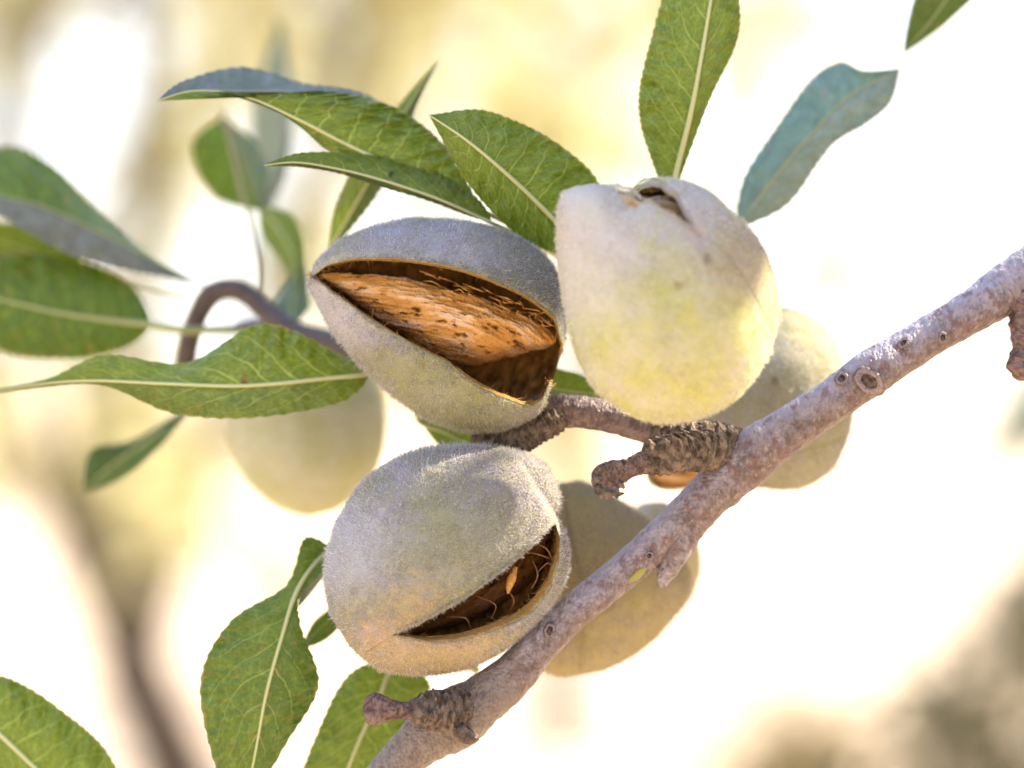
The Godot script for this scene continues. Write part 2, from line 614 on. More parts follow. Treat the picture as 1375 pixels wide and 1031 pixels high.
func almond(label: String, o: Dictionary) -> Node3D:
	var sil := closed_curve(o.sil, 10)
	var F := Fruit.new()
	F.setup(sil, o.axis[0], o.axis[1], o.dc, o.get("ratio", 0.9), o.get("power", 1.0), o.get("hair", 7.0) * 0.45)
	if o.has("top"):
		F.slit(o.top, o.low)
	else:
		F.slit_degrees(o.slit)
	var mid := Vector2.ZERO
	for p in o.sil:
		mid += p
	mid /= o.sil.size()
	var t := thing("almond", label, "almond", at(mid.x, mid.y, o.dc), "almonds on the branch")
	for which in 2:
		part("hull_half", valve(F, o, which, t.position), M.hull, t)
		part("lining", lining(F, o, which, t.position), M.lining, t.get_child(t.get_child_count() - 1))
	if o.has("nut"):
		var N := Fruit.new()
		N.setup(closed_curve(o.nut, 10), o.nut_axis[0], o.nut_axis[1], o.nut_dc, o.get("nut_ratio", 0.7), 1.0)
		part("nutshell", nutshell(N, o, t.position), M.nut, t)
	fuzz(F, o, t, o.get("hairs", 20000))
	if o.get("fringe", 0) > 0:
		fringe(F, o, t, o.fringe)
	return t

func nutshell(N: Fruit, o: Dictionary, origin: Vector3) -> ArrayMesh:
	var rows := 240
	var cols := 220
	var P := PackedVector3Array()
	var UV := PackedVector2Array()
	var C := PackedColorArray()
	var pit := FastNoiseLite.new()
	pit.seed = 11
	pit.frequency = 1.0
	pit.noise_type = FastNoiseLite.TYPE_SIMPLEX_SMOOTH
	for i in rows:
		var u := lerpf(0.001, 0.999, float(i) / (rows - 1))
		var s := N.along(u)
		for j in cols:
			var phi := TAU * (j % (cols - 1)) / (cols - 1)
			var q := N.p(u, phi)
			var off := phi * N.r[int(u * N.n)]
			# long grain, and elongated pits scattered along it
			var grain := pit.get_noise_2d(s * 0.018, off * 0.16)
			var fibre := pit.get_noise_2d(s * 0.035 + 40.0, off * 0.42)
			var pits := smoothstep(0.22, 0.5, pit.get_noise_2d(s * 0.036 + 90.0, off * 0.09)) * smoothstep(-0.2, 0.2, pit.get_noise_2d(s * 0.012, off * 0.02 + 9.0) + 0.1)
			var wide := pit.get_noise_2d(s * 0.012 + 5.0, off * 0.03)
			var ridge := exp(-pow((phi - 0.42 - 0.1 * sin(u * 5.0)) / 0.085, 2.0)) * 3.5
			var ins := -grain * 3.0 - fibre * 1.3 + pits * 8.0 - wide * 5.0 - ridge
			q = N.p(u, phi, ins * clampf(N.r[int(u * N.n)] / 25.0, 0, 1))
			P.append(w3(q) - origin)
			UV.append(Vector2(s / 100.0, phi))
			var t := clampf(0.62 + grain * 0.4 + fibre * 0.22 + wide * 0.6, 0, 1)
			var c := Color(0.36, 0.13, 0.018).lerp(Color(0.66, 0.35, 0.095), t)
			c = c.lerp(Color(0.78, 0.53, 0.34), clampf(wide * 1.3 + grain * 0.3, 0, 0.75))
			c = c.lerp(Color(0.10, 0.035, 0.012), pits * 0.85)
			var lower_dark := smoothstep(1.75, 2.5, phi + grain * 0.5 + wide * 0.6) * smoothstep(3.6, 3.2, phi)
			c = c.lerp(Color(0.13, 0.055, 0.02), lower_dark * 0.75)  # darker brown towards the lower side of the shell
			if o.has("nut_tint"):
				c = Color(c.r * o.nut_tint.r, c.g * o.nut_tint.g, c.b * o.nut_tint.b)
			C.append(c)
	return grid(rows, cols, P, UV, C, true, 1)

# ---------------------------------------------------------------- textures and materials
func leaf_textures() -> Array:
	var W := 320
	var H := 960
	var cell := FastNoiseLite.new()
	cell.seed = 4
	cell.noise_type = FastNoiseLite.TYPE_CELLULAR
	cell.frequency = 1.0
	cell.cellular_return_type = FastNoiseLite.RETURN_DISTANCE2_SUB
	var mot := FastNoiseLite.new()
	mot.seed = 9
	mot.frequency = 0.012
	mot.fractal_octaves = 4
	var im := Image.create(W, H, false, Image.FORMAT_RGB8)
	var hm := Image.create(W, H, false, Image.FORMAT_RGB8)
	var um := Image.create(W, H, false, Image.FORMAT_RGB8)
	var veins := 12
	for y in H:
		var v := (y + 0.5) / H
		for x in W:
			var side := -1.0 if x < W / 2 else 1.0
			var t := absf((x + 0.5) / W * 2.0 - 1.0)
			var best := 1e9
			for k in 4:
				var start := v - (0.16 * t + 0.05 * t * t) + mot.get_noise_2d(t * 70.0 + side * 300.0, v * 300.0) * 0.03
				var idx := floorf(start * veins + (0.0 if side < 0 else 0.5)) - 1 + k
				var jit := sin(idx * 12.9898 + side * 4.1) * 0.33
				var dist := absf(start * veins + (0.0 if side < 0 else 0.5) - idx - 0.5 - jit)
				best = minf(best, dist / veins)
			var wid := lerpf(0.0034, 0.0012, t)
			var vein := smoothstep(wid * 2.0, wid * 0.5, best) * smoothstep(1.0, 0.8, t)
			var net := smoothstep(0.22, 0.04, cell.get_noise_2d(t * side * 4.6 + mot.get_noise_2d(x, y) * 0.6, v * 26.0) + 1.0)
			var net2 := smoothstep(0.3, 0.05, cell.get_noise_2d(t * side * 12.0 + 50.0, v * 66.0) + 1.0)
			var rib := smoothstep(0.05, 0.02, t)
			var m := mot.get_noise_2d(x * 1.0, y * 1.0)
			var m2 := mot.get_noise_2d(x * 6.0 + 900.0, y * 6.0)
			var c := Color(0.078, 0.118, 0.012).lerp(Color(0.140, 0.185, 0.022), clampf(0.5 + m * 0.45 + m2 * 0.7, 0, 1))
			c = c.lerp(Color(0.27, 0.33, 0.08), net * 0.42 + net2 * 0.18)
			c = c.lerp(Color(0.34, 0.40, 0.13), maxf(vein * 0.58, rib * 0.5))
			c = c.lerp(Color(0.26, 0.27, 0.07), smoothstep(0.955, 1.0, t) * 0.7)
			im.set_pixel(x, y, c.linear_to_srgb())
			var w := Color(0.130, 0.175, 0.135).lerp(Color(0.190, 0.235, 0.190), clampf(0.5 + m * 0.8 + m2 * 0.5, 0, 1))
			w = w.lerp(Color(0.25, 0.29, 0.22), net * 0.15)
			w = w.lerp(Color(0.30, 0.31, 0.22), maxf(vein * 0.4, rib * 0.5))
			um.set_pixel(x, y, w.linear_to_srgb())
			var h := 0.62 - vein * 0.4 - net * 0.16 - net2 * 0.08 + m2 * 0.12
			hm.set_pixel(x, y, Color(h, h, h))
	return [ImageTexture.create_from_image(im), ImageTexture.create_from_image(hm), ImageTexture.create_from_image(um)]

func noise_texture(freq: float, oct: int, seed_: int, ramp: Gradient = null, kind := FastNoiseLite.TYPE_SIMPLEX_SMOOTH) -> NoiseTexture2D:
	var n := FastNoiseLite.new()
	n.noise_type = kind
	n.frequency = freq
	n.fractal_octaves = oct
	n.seed = seed_
	var t := NoiseTexture2D.new()
	t.width = 512
	t.height = 512
	t.seamless = true
	t.noise = n
	if ramp:
		t.color_ramp = ramp
	return t

func mat(rough: float, spec := 0.3) -> StandardMaterial3D:
	var m := StandardMaterial3D.new()
	m.roughness = rough
	m.metallic_specular = spec
	m.vertex_color_use_as_albedo = true
	return m

func materials() -> void:
	var lt := leaf_textures()
	var lf := mat(0.43, 0.4)
	lf.albedo_texture = lt[0]
	lf.heightmap_enabled = true
	lf.heightmap_texture = lt[1]
	lf.heightmap_scale = 0.035
	lf.backlight_enabled = true
	lf.backlight = Color(0.75, 0.8, 0.22)
	M.leaf = lf
	var dull: StandardMaterial3D = lf.duplicate()
	dull.roughness = 0.65
	dull.metallic_specular = 0.28
	dull.albedo_texture = lt[2]
	dull.backlight = Color(0.22, 0.28, 0.22)
	M.under = dull
	var rib := mat(0.5)
	rib.backlight_enabled = true
	rib.backlight = Color(0.3, 0.3, 0.1)
	M.rib = rib
	var grain := noise_texture(0.02, 5, 3)
	var coarse := noise_texture(0.008, 4, 8)
	var bark := mat(0.5, 0.42)
	bark.uv1_triplanar = true
	bark.uv1_scale = Vector3(120, 120, 120)
	bark.heightmap_enabled = true
	bark.heightmap_texture = grain
	bark.heightmap_scale = 0.04
	M.bark = bark
	var wood := mat(0.85, 0.2)
	wood.uv1_triplanar = true
	wood.uv1_scale = Vector3(150, 150, 150)
	wood.heightmap_enabled = true
	wood.heightmap_texture = coarse
	wood.heightmap_scale = 0.1
	M.wood = wood
	var hull := mat(0.95, 0.15)
	hull.uv1_triplanar = true
	hull.uv1_scale = Vector3(200, 200, 200)
	hull.heightmap_enabled = true
	hull.heightmap_texture = grain
	hull.heightmap_scale = 0.03
	M.hull = hull
	var lin := mat(0.6, 0.35)
	lin.uv1_triplanar = true
	lin.uv1_scale = Vector3(110, 110, 110)
	lin.heightmap_enabled = true
	lin.heightmap_texture = coarse
	lin.heightmap_scale = 0.06
	M.lining = lin
	var nut := mat(0.62, 0.3)
	nut.uv1_triplanar = true
	nut.uv1_scale = Vector3(160, 160, 160)
	nut.heightmap_enabled = true
	nut.heightmap_texture = grain
	nut.heightmap_scale = 0.03
	M.nut = nut
	var hair := mat(0.8, 0.2)
	hair.backlight_enabled = true
	hair.backlight = Color(0.8, 0.8, 0.8)
	M.hair = hair
	var fib := mat(0.6, 0.3)
	fib.backlight_enabled = true
	fib.backlight = Color(0.4, 0.3, 0.1)
	M.fibre = fib
	var crown := mat(0.6, 0.3)
	crown.backlight_enabled = true
	crown.backlight = Color(0.9, 0.87, 0.6)
	M.crown = crown
	var trunk := mat(0.9, 0.2)
	M.trunk = trunk
	var gr := Gradient.new()
	gr.offsets = PackedFloat32Array([0.25, 0.5, 0.75])
	gr.colors = PackedColorArray([col(0.34, 0.245, 0.155), col(0.48, 0.37, 0.255), col(0.55, 0.445, 0.315)])
	var soil := StandardMaterial3D.new()
	soil.albedo_texture = noise_texture(0.01, 5, 21, gr)
	soil.uv1_triplanar = true
	soil.uv1_world_triplanar = true
	soil.uv1_scale = Vector3(0.23, 0.23, 0.23)
	soil.roughness = 0.95
	M.soil = soil

# A single hair: tapered and bent, 1 mm tall, 60 microns wide.
func make_hair() -> ArrayMesh:
	var P := PackedVector3Array()
	var N := PackedVector3Array()
	var I := PackedInt32Array()
	var hw := [0.036e-3, 0.034e-3, 0.026e-3, 0.006e-3]
	for i in 4:
		var y := i / 3.0 * 0.001
		var bend := pow(i / 3.0, 2.0) * 0.00016
		P.append(Vector3(-hw[i], y, bend))
		P.append(Vector3(hw[i], y, bend))
		N.append(Vector3(-0.5, 0, 0.85).normalized())
		N.append(Vector3(0.5, 0, 0.85).normalized())
	for i in 3:
		var a := i * 2
		I.append_array(PackedInt32Array([a, a + 2, a + 1, a + 1, a + 2, a + 3]))
	var A := []
	A.resize(Mesh.ARRAY_MAX)
	A[Mesh.ARRAY_VERTEX] = P
	A[Mesh.ARRAY_NORMAL] = N
	A[Mesh.ARRAY_INDEX] = I
	var m := ArrayMesh.new()
	m.add_surface_from_arrays(Mesh.PRIMITIVE_TRIANGLES, A)
	return m

# A small folded leaf along +y, one unit long, for crowns.
func crown_leaf() -> ArrayMesh:
	var st := SurfaceTool.new()
	st.begin(Mesh.PRIMITIVE_TRIANGLES)
	var mid := [Vector3(0, 0, 0), Vector3(0, 0.35, -0.03), Vector3(0, 0.7, -0.02), Vector3(0, 1, 0.06)]
	var wid := [0.02, 0.16, 0.13, 0.0]
	for s in [-1.0, 1.0]:
		for i in 3:
			var a: Vector3 = mid[i]
			var b: Vector3 = mid[i + 1]
			var c := a + Vector3(s * wid[i], 0.02, 0.05)
			var e := b + Vector3(s * wid[i + 1], 0.02, 0.05)
			for t in [[a, b, c], [c, b, e]]:
				for v in ([t[0], t[1], t[2]] if s > 0 else [t[0], t[2], t[1]]):
					st.add_vertex(v)
	st.generate_normals()
	return st.commit()

# ---------------------------------------------------------------- things farther off
var leaf_unit: ArrayMesh

func foliage(parent: Node3D, called: String, spots: Array, size: float, tones: Array) -> void:
	var mm := MultiMesh.new()
	mm.transform_format = MultiMesh.TRANSFORM_3D
	mm.use_colors = true
	mm.mesh = leaf_unit
	mm.instance_count = spots.size()
	for i in spots.size():
		var dir := Vector3(rng.randfn(), rng.randfn() - 0.35, rng.randfn()).normalized()
		var x := dir.cross(Vector3(rng.randfn(), rng.randfn(), rng.randfn())).normalized()
		var s := size * rng.randf_range(0.7, 1.25)
		mm.set_instance_transform(i, Transform3D(Basis(x * s, dir * s, x.cross(dir) * s), spots[i]))
		var a: Color = tones[rng.randi() % tones.size()]
		var g := rng.randf_range(0.75, 1.25)
		mm.set_instance_color(i, Color(a.r * g, a.g * g, a.b * g))
	var mi := MultiMeshInstance3D.new()
	mi.name = called
	mi.multimesh = mm
	mi.material_override = M.crown
	mi.set_meta("kind", "stuff")
	parent.add_child(mi, true)

func limb(ctr: Array, r0: float, r1: float) -> ArrayMesh:
	var rows := []
	for i in ctr.size():
		var q: Vector3 = ctr[i]
		rows.append([q.x, q.y, q.z, lerpf(r0, r1, float(i) / (ctr.size() - 1))])
	var P := PackedVector3Array()
	var R := PackedFloat32Array()
	for s in spline(rows, ctr.size() * 6):
		P.append(Vector3(s[0], s[1], s[2]))
		R.append(s[3])
	return tube_of(P, R, 12, "trunk")

# An almond tree: trunk, forking limbs, crown of separate leaves. fork: height where it divides.
func tree(label: String, where: Vector3, height: float, spread: float, fork: float, girth: float, leaves: int, tones: Array, low := 1.3, clumpy := 200, lean := Vector3.ZERO, leafsize := 0.085) -> Node3D:
	var t := thing("almond_tree", label, "tree", where, "orchard trees behind the branch")
	var top := Vector3(0, fork, 0) + lean
	part("trunk", limb([Vector3(0, -0.05, 0), Vector3(0, fork * 0.5, 0) + lean * 0.3, top], girth, girth * 0.8), M.trunk, t)
	var tips := []
	var n := 5
	for i in n:
		var a := TAU * (i + rng.randf() * 0.5) / n
		var d := Vector3(cos(a), 0, sin(a)) * spread
		var rise := height - fork
		var b := top + d * 0.3 + Vector3(0, rise * 0.38, 0)
		var e := top + d * 0.62 + Vector3(0, rise * rng.randf_range(0.7, 0.9), 0)
		part("limb", limb([top - Vector3(0, 0.04, 0), b, e], girth * 0.45, girth * 0.12), M.trunk, t)
		tips.append([b, e])
		for k in 2:
			var c := b.lerp(e, rng.randf_range(0.1, 0.7))
			var g := c + Vector3(rng.randfn(), rng.randf_range(-0.3, 0.6), rng.randfn()) * spread * 0.33
			part("limb", limb([c, c.lerp(g, 0.5) + Vector3(0, 0.08, 0), g], girth * 0.22, girth * 0.06), M.trunk, t)
			tips.append([c, g])
	var spots := []
	var clumps := []
	for i in clumpy:
		var tip: Array = tips[rng.randi() % tips.size()]
		var p: Vector3 = tip[0].lerp(tip[1], rng.randf_range(0.25, 1.2))
		if rng.randf() < 0.65:
			var a := rng.randf() * TAU
			var d := sqrt(rng.randf()) * spread
			p = Vector3(cos(a) * d, lerpf(low, height, rng.randf() * (1.0 - 0.3 * d / spread)), sin(a) * d) + lean
		else:
			p += Vector3(rng.randfn(), rng.randfn() * 0.7, rng.randfn()) * spread * 0.14
		clumps.append(Vector3(p.x, maxf(p.y, low + rng.randf() * 0.3), p.z))
	for i in leaves:
		var p: Vector3 = clumps[rng.randi() % clumps.size()]
		spots.append(p + Vector3(rng.randfn(), rng.randfn(), rng.randfn()) * 0.055)
	foliage(t, "crown", spots, leafsize, tones)
	return t

func shrub(label: String, where: Vector3, height: float, spread: float, leaves: int, tones: Array) -> void:
	var t := thing("shrub", label, "shrub", where, "shrubs in the orchard")
	for i in 7:
		var a := TAU * i / 7.0 + rng.randf()
		var e := Vector3(cos(a) * spread * 0.7, height * rng.randf_range(0.6, 0.95), sin(a) * spread * 0.7)
		part("stem", limb([Vector3(0, -0.03, 0), e * Vector3(0.35, 0.5, 0.35), e], 0.022, 0.006), M.trunk, t)
	var spots := []
	var clumps := []
	for i in 34:
		clumps.append(Vector3(rng.randfn() * spread * 0.42, height * rng.randf_range(0.6, 0.98), rng.randfn() * spread * 0.42))
	for i in leaves:
		var p: Vector3 = clumps[rng.randi() % clumps.size()]
		spots.append(p + Vector3(rng.randfn(), rng.randfn(), rng.randfn()) * 0.045)
	foliage(t, "foliage", spots, 0.07, tones)

# ---------------------------------------------------------------- the scene
func _ready() -> void:
	rng.seed = 20
	soft.seed = 5
	soft.frequency = 170.0
	soft.fractal_octaves = 3
	fine.seed = 6
	fine.frequency = 900.0
	fine.fractal_octaves = 3

	# camera: a short telephoto wide open at half a metre
	var cam := Camera3D.new()
	cam.name = "camera"
	add_child(cam)
	cam.position = Vector3(0, EYE, 0.5)
	var lens := CameraAttributesPhysical.new()
	lens.frustum_focal_length = 95.83
	lens.frustum_focus_distance = 0.491
	lens.frustum_near = 0.02
	lens.frustum_far = 400.0
	lens.exposure_aperture = 95.83 / 14.5
	cam.attributes = lens
	cam.near = 0.02
	cam.far = 400.0
	cam.fov = rad_to_deg(2.0 * atan(515.5 * PX / 0.5))
	cam.current = true

	# sky, sun, exposure
	var sky := ProceduralSkyMaterial.new()
	sky.sky_top_color = Color(0.68, 0.77, 0.98)
	sky.sky_horizon_color = Color(0.96, 0.96, 0.93)
	sky.sky_curve = 0.25
	sky.ground_horizon_color = Color(0.75, 0.70, 0.60)
	sky.ground_bottom_color = Color(0.55, 0.47, 0.36)
	sky.sky_energy_multiplier = 0.78
	sky.sun_angle_max = 12.0
	var env := Environment.new()
	env.background_mode = Environment.BG_SKY
	env.sky = Sky.new()
	env.sky.sky_material = sky
	env.tonemap_mode = Environment.TONE_MAPPER_LINEAR
	env.tonemap_exposure = 4.9
	env.sdfgi_enabled = true
	env.ssao_enabled = true
	env.ssil_enabled = true
	var we := WorldEnvironment.new()
	we.name = "environment"
	we.environment = env
	add_child(we)
	var to_sun := Vector3(0.72, 0.66, -0.22).normalized()
	var sun := DirectionalLight3D.new()
	sun.name = "sun"
	sun.light_energy = 1.6
	sun.light_color = Color(1.0, 0.95, 0.86)
	sun.light_angular_distance = 0.5
	sun.shadow_enabled = true
	add_child(sun)
	sun.look_at_from_position(Vector3.ZERO, -to_sun, Vector3.UP)

	materials()
	hair_mesh = make_hair()
	leaf_unit = crown_leaf()

	# the ground, one sheet to the horizon
	var plane := PlaneMesh.new()
	plane.size = Vector2(700, 700)
	structure("ground", plane, M.soil)

	orchard(to_sun)
	branches()
	side_twigs()
	almonds()

func orchard(to_sun: Vector3) -> void:
	var gold := [Color(0.52, 0.49, 0.30), Color(0.45, 0.44, 0.26), Color(0.58, 0.53, 0.40), Color(0.32, 0.33, 0.18), Color(0.28, 0.24, 0.17)]
	var olive := [Color(0.06, 0.065, 0.035), Color(0.09, 0.085, 0.05), Color(0.045, 0.05, 0.03), Color(0.14, 0.12, 0.08)]
	tree("orchard tree with a dark forked trunk at lower left, out of focus", Vector3(-0.60, 0, -6.6), 3.8, 1.6, 0.95, 0.12, 8500, gold, 1.1, 180, Vector3(-0.28, 0, 0))
	tree("yellowing orchard tree farther off behind the hooked twig", Vector3(-2.3, 0, -10.0), 4.4, 2.0, 1.1, 0.10, 6000, gold, 1.15, 120)
	tree("sunlit orchard tree far behind the top leaves", Vector3(0.2, 0, -12.5), 4.6, 2.2, 1.2, 0.10, 6000, gold, 1.7, 110)
	tree("sparse yellow orchard tree behind the right end of the branch", Vector3(2.9, 0, -16.0), 4.8, 2.2, 1.2, 0.09, 2400, gold, 1.7, 60)
	shrub("dark olive shrub out of focus in the lower right corner", Vector3(0.96, 0, -4.4), 1.27, 0.42, 1500, olive)
	shrub("low brownish bush out of focus at the bottom edge, left of the dark shrub", Vector3(0.48, 0, -4.9), 1.0, 0.22, 500, [Color(0.17, 0.13, 0.07), Color(0.12, 0.11, 0.05), Color(0.24, 0.19, 0.11)])

	# the bough that hangs over the fruit, above and to the right of the picture, and shades it
	var hub := Vector3(0, EYE, 0) + to_sun * 0.62
	var b := thing("shade_bough", "leafy bough hanging over the fruit and shading it", "branch", hub)
	part("stem", limb([Vector3(0.5, 0.18, -0.3), Vector3(0.1, 0.06, -0.05), Vector3(-0.22, 0.12, 0.2)], 0.009, 0.003), M.trunk, b)
	var e1 := to_sun.cross(Vector3(0, 0, 1)).normalized()
	var e2 := to_sun.cross(e1)
	var spots := []
	var gaps := []   # chinks in the leaves: the sun reaches the flank of the smooth almond and one leaf
	for g in [[at(1090, 478, -22), 0.049], [at(900, 108, 5), 0.034]]:
		var q: Vector3 = g[0] - Vector3(0, EYE, 0)
		gaps.append([Vector2(q.dot(e1), q.dot(e2)), g[1]])
	for i in 2300:
		var a := rng.randf() * TAU
		var r := sqrt(rng.randf()) * 0.30
		var p := Vector2(cos(a), sin(a)) * r
		var open := false
		for g in gaps:
			open = open or p.distance_to(g[0]) < g[1]
		if not open:
			spots.append(e1 * p.x + e2 * p.y + to_sun * rng.randf_range(-0.07, 0.1))
	foliage(b, "foliage", spots, 0.085, [Color(0.09, 0.13, 0.025), Color(0.12, 0.16, 0.03), Color(0.07, 0.11, 0.02)])

	# more crown, added out of view on the right to darken that side
	var r := thing("shade_bough", "leafy bough added out of view on the right for shade", "branch", Vector3(0.78, EYE + 0.1, 0.2))
	part("stem", limb([Vector3(0.45, -0.3, 0.1), Vector3(0.1, 0.0, 0), Vector3(-0.2, 0.3, -0.05)], 0.012, 0.003), M.trunk, r)
	spots = []
	for i in 1500:
		var v := Vector3(rng.randfn(), rng.randfn(), rng.randfn()).normalized() * pow(rng.randf(), 0.4) * 0.45
		spots.append(Vector3(v.x * 0.6, v.y, v.z))
	foliage(r, "foliage", spots, 0.085, [Color(0.09, 0.13, 0.025), Color(0.12, 0.16, 0.03), Color(0.07, 0.11, 0.02)])

func branches() -> void:
	var origin := at(980, 640, 0)
	var t := thing("almond_branch", "bare grey-purple branch with knuckles crossing from lower left to right, carrying the almonds", "branch", origin)
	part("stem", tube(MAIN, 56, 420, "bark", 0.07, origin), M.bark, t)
	# fruiting spur: smooth twig to the left that carries the upper almond
	var spur := [[985, 612, -2, 30], [930, 592, 0, 27], [870, 573, 2, 23], [800, 556, 3, 22], [745, 552, 4, 24], [700, 570, 6, 30], [655, 590, 10, 22]]
	part("spur_twig", tube(spur, 36, 160, "spur", 0.10, origin), M.bark, t)
	part("spur_collar", tube([[1010, 606, 4, 24], [975, 594, -2, 24], [950, 590, -3, 25], [915, 588, -2, 25], [885, 584, 1, 21]], 48, 200, "knobbly", 0.13, origin, 0.16, 13.0), M.wood, t)
	part("spur_collar", tube([[752, 560, 2, 16], [715, 580, 2, 21], [680, 592, 4, 18], [640, 590, 8, 11]], 40, 90, "knobbly", 0.2, origin, 0.16, 9.0), M.wood, t)
	# short dead spur with a ragged knob
	part("dead_spur", tube([[985, 612, 3, 27], [950, 605, -6, 26], [915, 607, -10, 25], [892, 612, -12, 25], [876, 616, -12, 24]], 48, 220, "knobbly", 0.14, origin, 0.17, 11.0), M.wood, t)
	part("dead_spur", tube([[890, 613, -12, 15], [866, 620, -13, 15], [846, 629, -14, 14], [828, 635, -14, 18], [816, 642, -14, 21], [814, 652, -14, 17]], 40, 110, "spur", 0.24, origin, 0.06, 12.0), M.wood, t)
	for c in [[812, 634, 806, 628, 9], [806, 645, 799, 641, 8], [806, 655, 801, 661, 8], [818, 658, 816, 669, 9], [824, 654, 828, 668, 7], [830, 648, 838, 655, 5], [812, 650, 806, 668, 6], [828, 664, 838, 662, 3]]:
		part("broken_fibre", tube([[c[0], c[1], -15, c[4]], [(c[0] + c[2]) * 0.5, (c[1] + c[3]) * 0.5, -16, c[4] * 0.8], [c[2], c[3], -16, c[4] * 0.35]], 10, 14, "knobbly", 0.45, origin), M.wood, t)
	# snag under the branch, knob at the lower end, stub at the right edge
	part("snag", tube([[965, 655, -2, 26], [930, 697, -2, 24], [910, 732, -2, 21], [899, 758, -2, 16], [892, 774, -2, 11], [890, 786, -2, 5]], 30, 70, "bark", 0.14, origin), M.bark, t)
	part("bud_stub", tube([[620, 948, -6, 24], [585, 953, -8, 24], [562, 954, -9, 20]], 36, 60, "knobbly", 0.25, origin, 0.3, 11.0), M.wood, t)
	part("bud_stub", tube([[562, 954, -9, 13], [540, 954, -9, 12], [520, 953, -10, 16], [505, 952, -10, 22], [499, 952, -10, 20]], 32, 60, "spur", 0.22, origin), M.wood, t)
	part("bud_stub", tube([[618, 984, -8, 14], [634, 990, -8, 9], [640, 990, -8, 6]], 20, 20, "knobbly", 0.4, origin), M.wood, t)
	part("hanging_stub", tube([[1385, 395, 0, 26], [1380, 420, 0, 24], [1377, 440, 0, 21], [1376, 470, 0, 19], [1372, 492, 0, 22], [1370, 504, 0, 12]], 30, 90, "spur", 0.18, origin, 0.18, 22.0), M.wood, t)
	# scars: a raised pale ring round a dark pit
	for s in [[1167, 512, 19, 1.2], [1130, 508, 11, 0.8], [1213, 460, 9, 0.7], [1266, 453, 8, 0.9], [738, 846, 11, 0.8], [872, 746, 7, 0.8]]:
		scar(t, s[0], s[1], s[2], s[3], origin)
	# the patch where the bark is rubbed off and shows green
	part("green_patch", patch([[836, 786], [848, 771], [862, 760], [877, 758], [873, 769], [856, 781]], origin), M.rib, t, "small patch of green under rubbed bark")

	var g := Color(1, 1, 1)
	# upper leaves
	leaf(t, [[650, 284, 9], [560, 238, 8], [470, 196, 7], [400, 160, 6], [330, 130, 5], [262, 122, 5], [212, 135, 4]],
		[[650, 284, 10], [618, 226, 9], [580, 178, 10], [520, 140, 10], [440, 122, 9], [372, 130, 6], [332, 131, 5]],
		[[650, 284, 9], [570, 262, 9], [510, 236, 9], [436, 200, 9], [398, 163, 7], [300, 126, 6], [212, 136, 5]],
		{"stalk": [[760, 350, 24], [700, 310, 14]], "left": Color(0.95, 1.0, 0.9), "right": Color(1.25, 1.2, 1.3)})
	leaf(t, [[640, 230, 14], [560, 180, 15], [470, 140, 15], [400, 124, 15], [320, 122, 12], [260, 122, 8], [212, 135, 4]],
		[[640, 230, 14], [560, 165, 18], [480, 122, 20], [408, 112, 22], [325, 90, 20], [250, 106, 12], [212, 134, 4]],
		[[640, 230, 14], [560, 190, 13], [480, 150, 12], [405, 136, 11], [330, 130, 9], [258, 124, 7], [212, 136, 4]],
		{"left": Color(0.75, 0.68, 0.62), "right": Color(0.75, 0.68, 0.62), "mat": "under", "rib": 1.2, "label": "turned over tip half of the arching leaf, grey underside"})
	leaf(t, [[662, 300, 6], [640, 290, 6], [580, 264, 5], [500, 238, 4], [440, 224, 3], [395, 218, 2], [355, 222, 2]],
		[[662, 300, 6], [645, 270, 7], [600, 236, 8], [540, 215, 8], [480, 206, 6], [405, 204, 4], [355, 221, 2]],
		[[662, 300, 6], [636, 292, 6], [575, 270, 5], [510, 250, 4], [450, 232, 3], [398, 224, 2], [355, 223, 2]],
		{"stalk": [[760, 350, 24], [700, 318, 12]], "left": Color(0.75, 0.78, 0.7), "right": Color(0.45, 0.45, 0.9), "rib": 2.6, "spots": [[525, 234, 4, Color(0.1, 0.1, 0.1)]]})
	leaf(t, [[440, 345, 32], [480, 270, 28], [520, 200, 24], [550, 140, 24], [588, 82, 24]],
		[[440, 345, 32], [452, 275, 30], [488, 200, 26], [536, 140, 25], [588, 82, 24]],
		[[440, 345, 32], [498, 275, 30], [540, 205, 26], [560, 142, 25], [589, 83, 24]],
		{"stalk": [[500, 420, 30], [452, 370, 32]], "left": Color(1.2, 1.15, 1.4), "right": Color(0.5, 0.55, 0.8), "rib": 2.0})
	leaf(t, [[765, 318, 6], [715, 266, 2], [665, 220, -1], [622, 185, -2], [577, 155, -1]],
		[[765, 318, 6], [745, 340, 5], [690, 312, 3], [628, 246, 1], [577, 156, -1]],
		[[765, 318, 6], [805, 252, 7], [742, 188, 5], [652, 148, 2], [577, 154, -1]],
		{"stalk": [[800, 380, 24], [785, 345, 16]], "left": Color(1.35, 1.2, 1.2), "right": Color(1.2, 1.1, 1.0), "rib": 4.0, "bulge": 0.5})
	leaf(t, [[900, 275, 8], [910, 225, 6], [928, 150, 3], [943, 70, 2], [958, -20, 3], [975, -120, 8]],
		[[900, 275, 8], [872, 210, 8], [858, 140, 6], [872, 60, 5], [905, -40, 6], [975, -120, 8]],
		[[900, 275, 8], [918, 225, 5], [955, 130, 3], [992, 45, 3], [988, -40, 5], [976, -120, 8]],
		{"stalk": [[890, 330, 20]], "left": Color(1.25, 1.15, 1.2), "right": Color(1.0, 0.95, 1.1), "rib": 5.0, "teeth": 38.0})
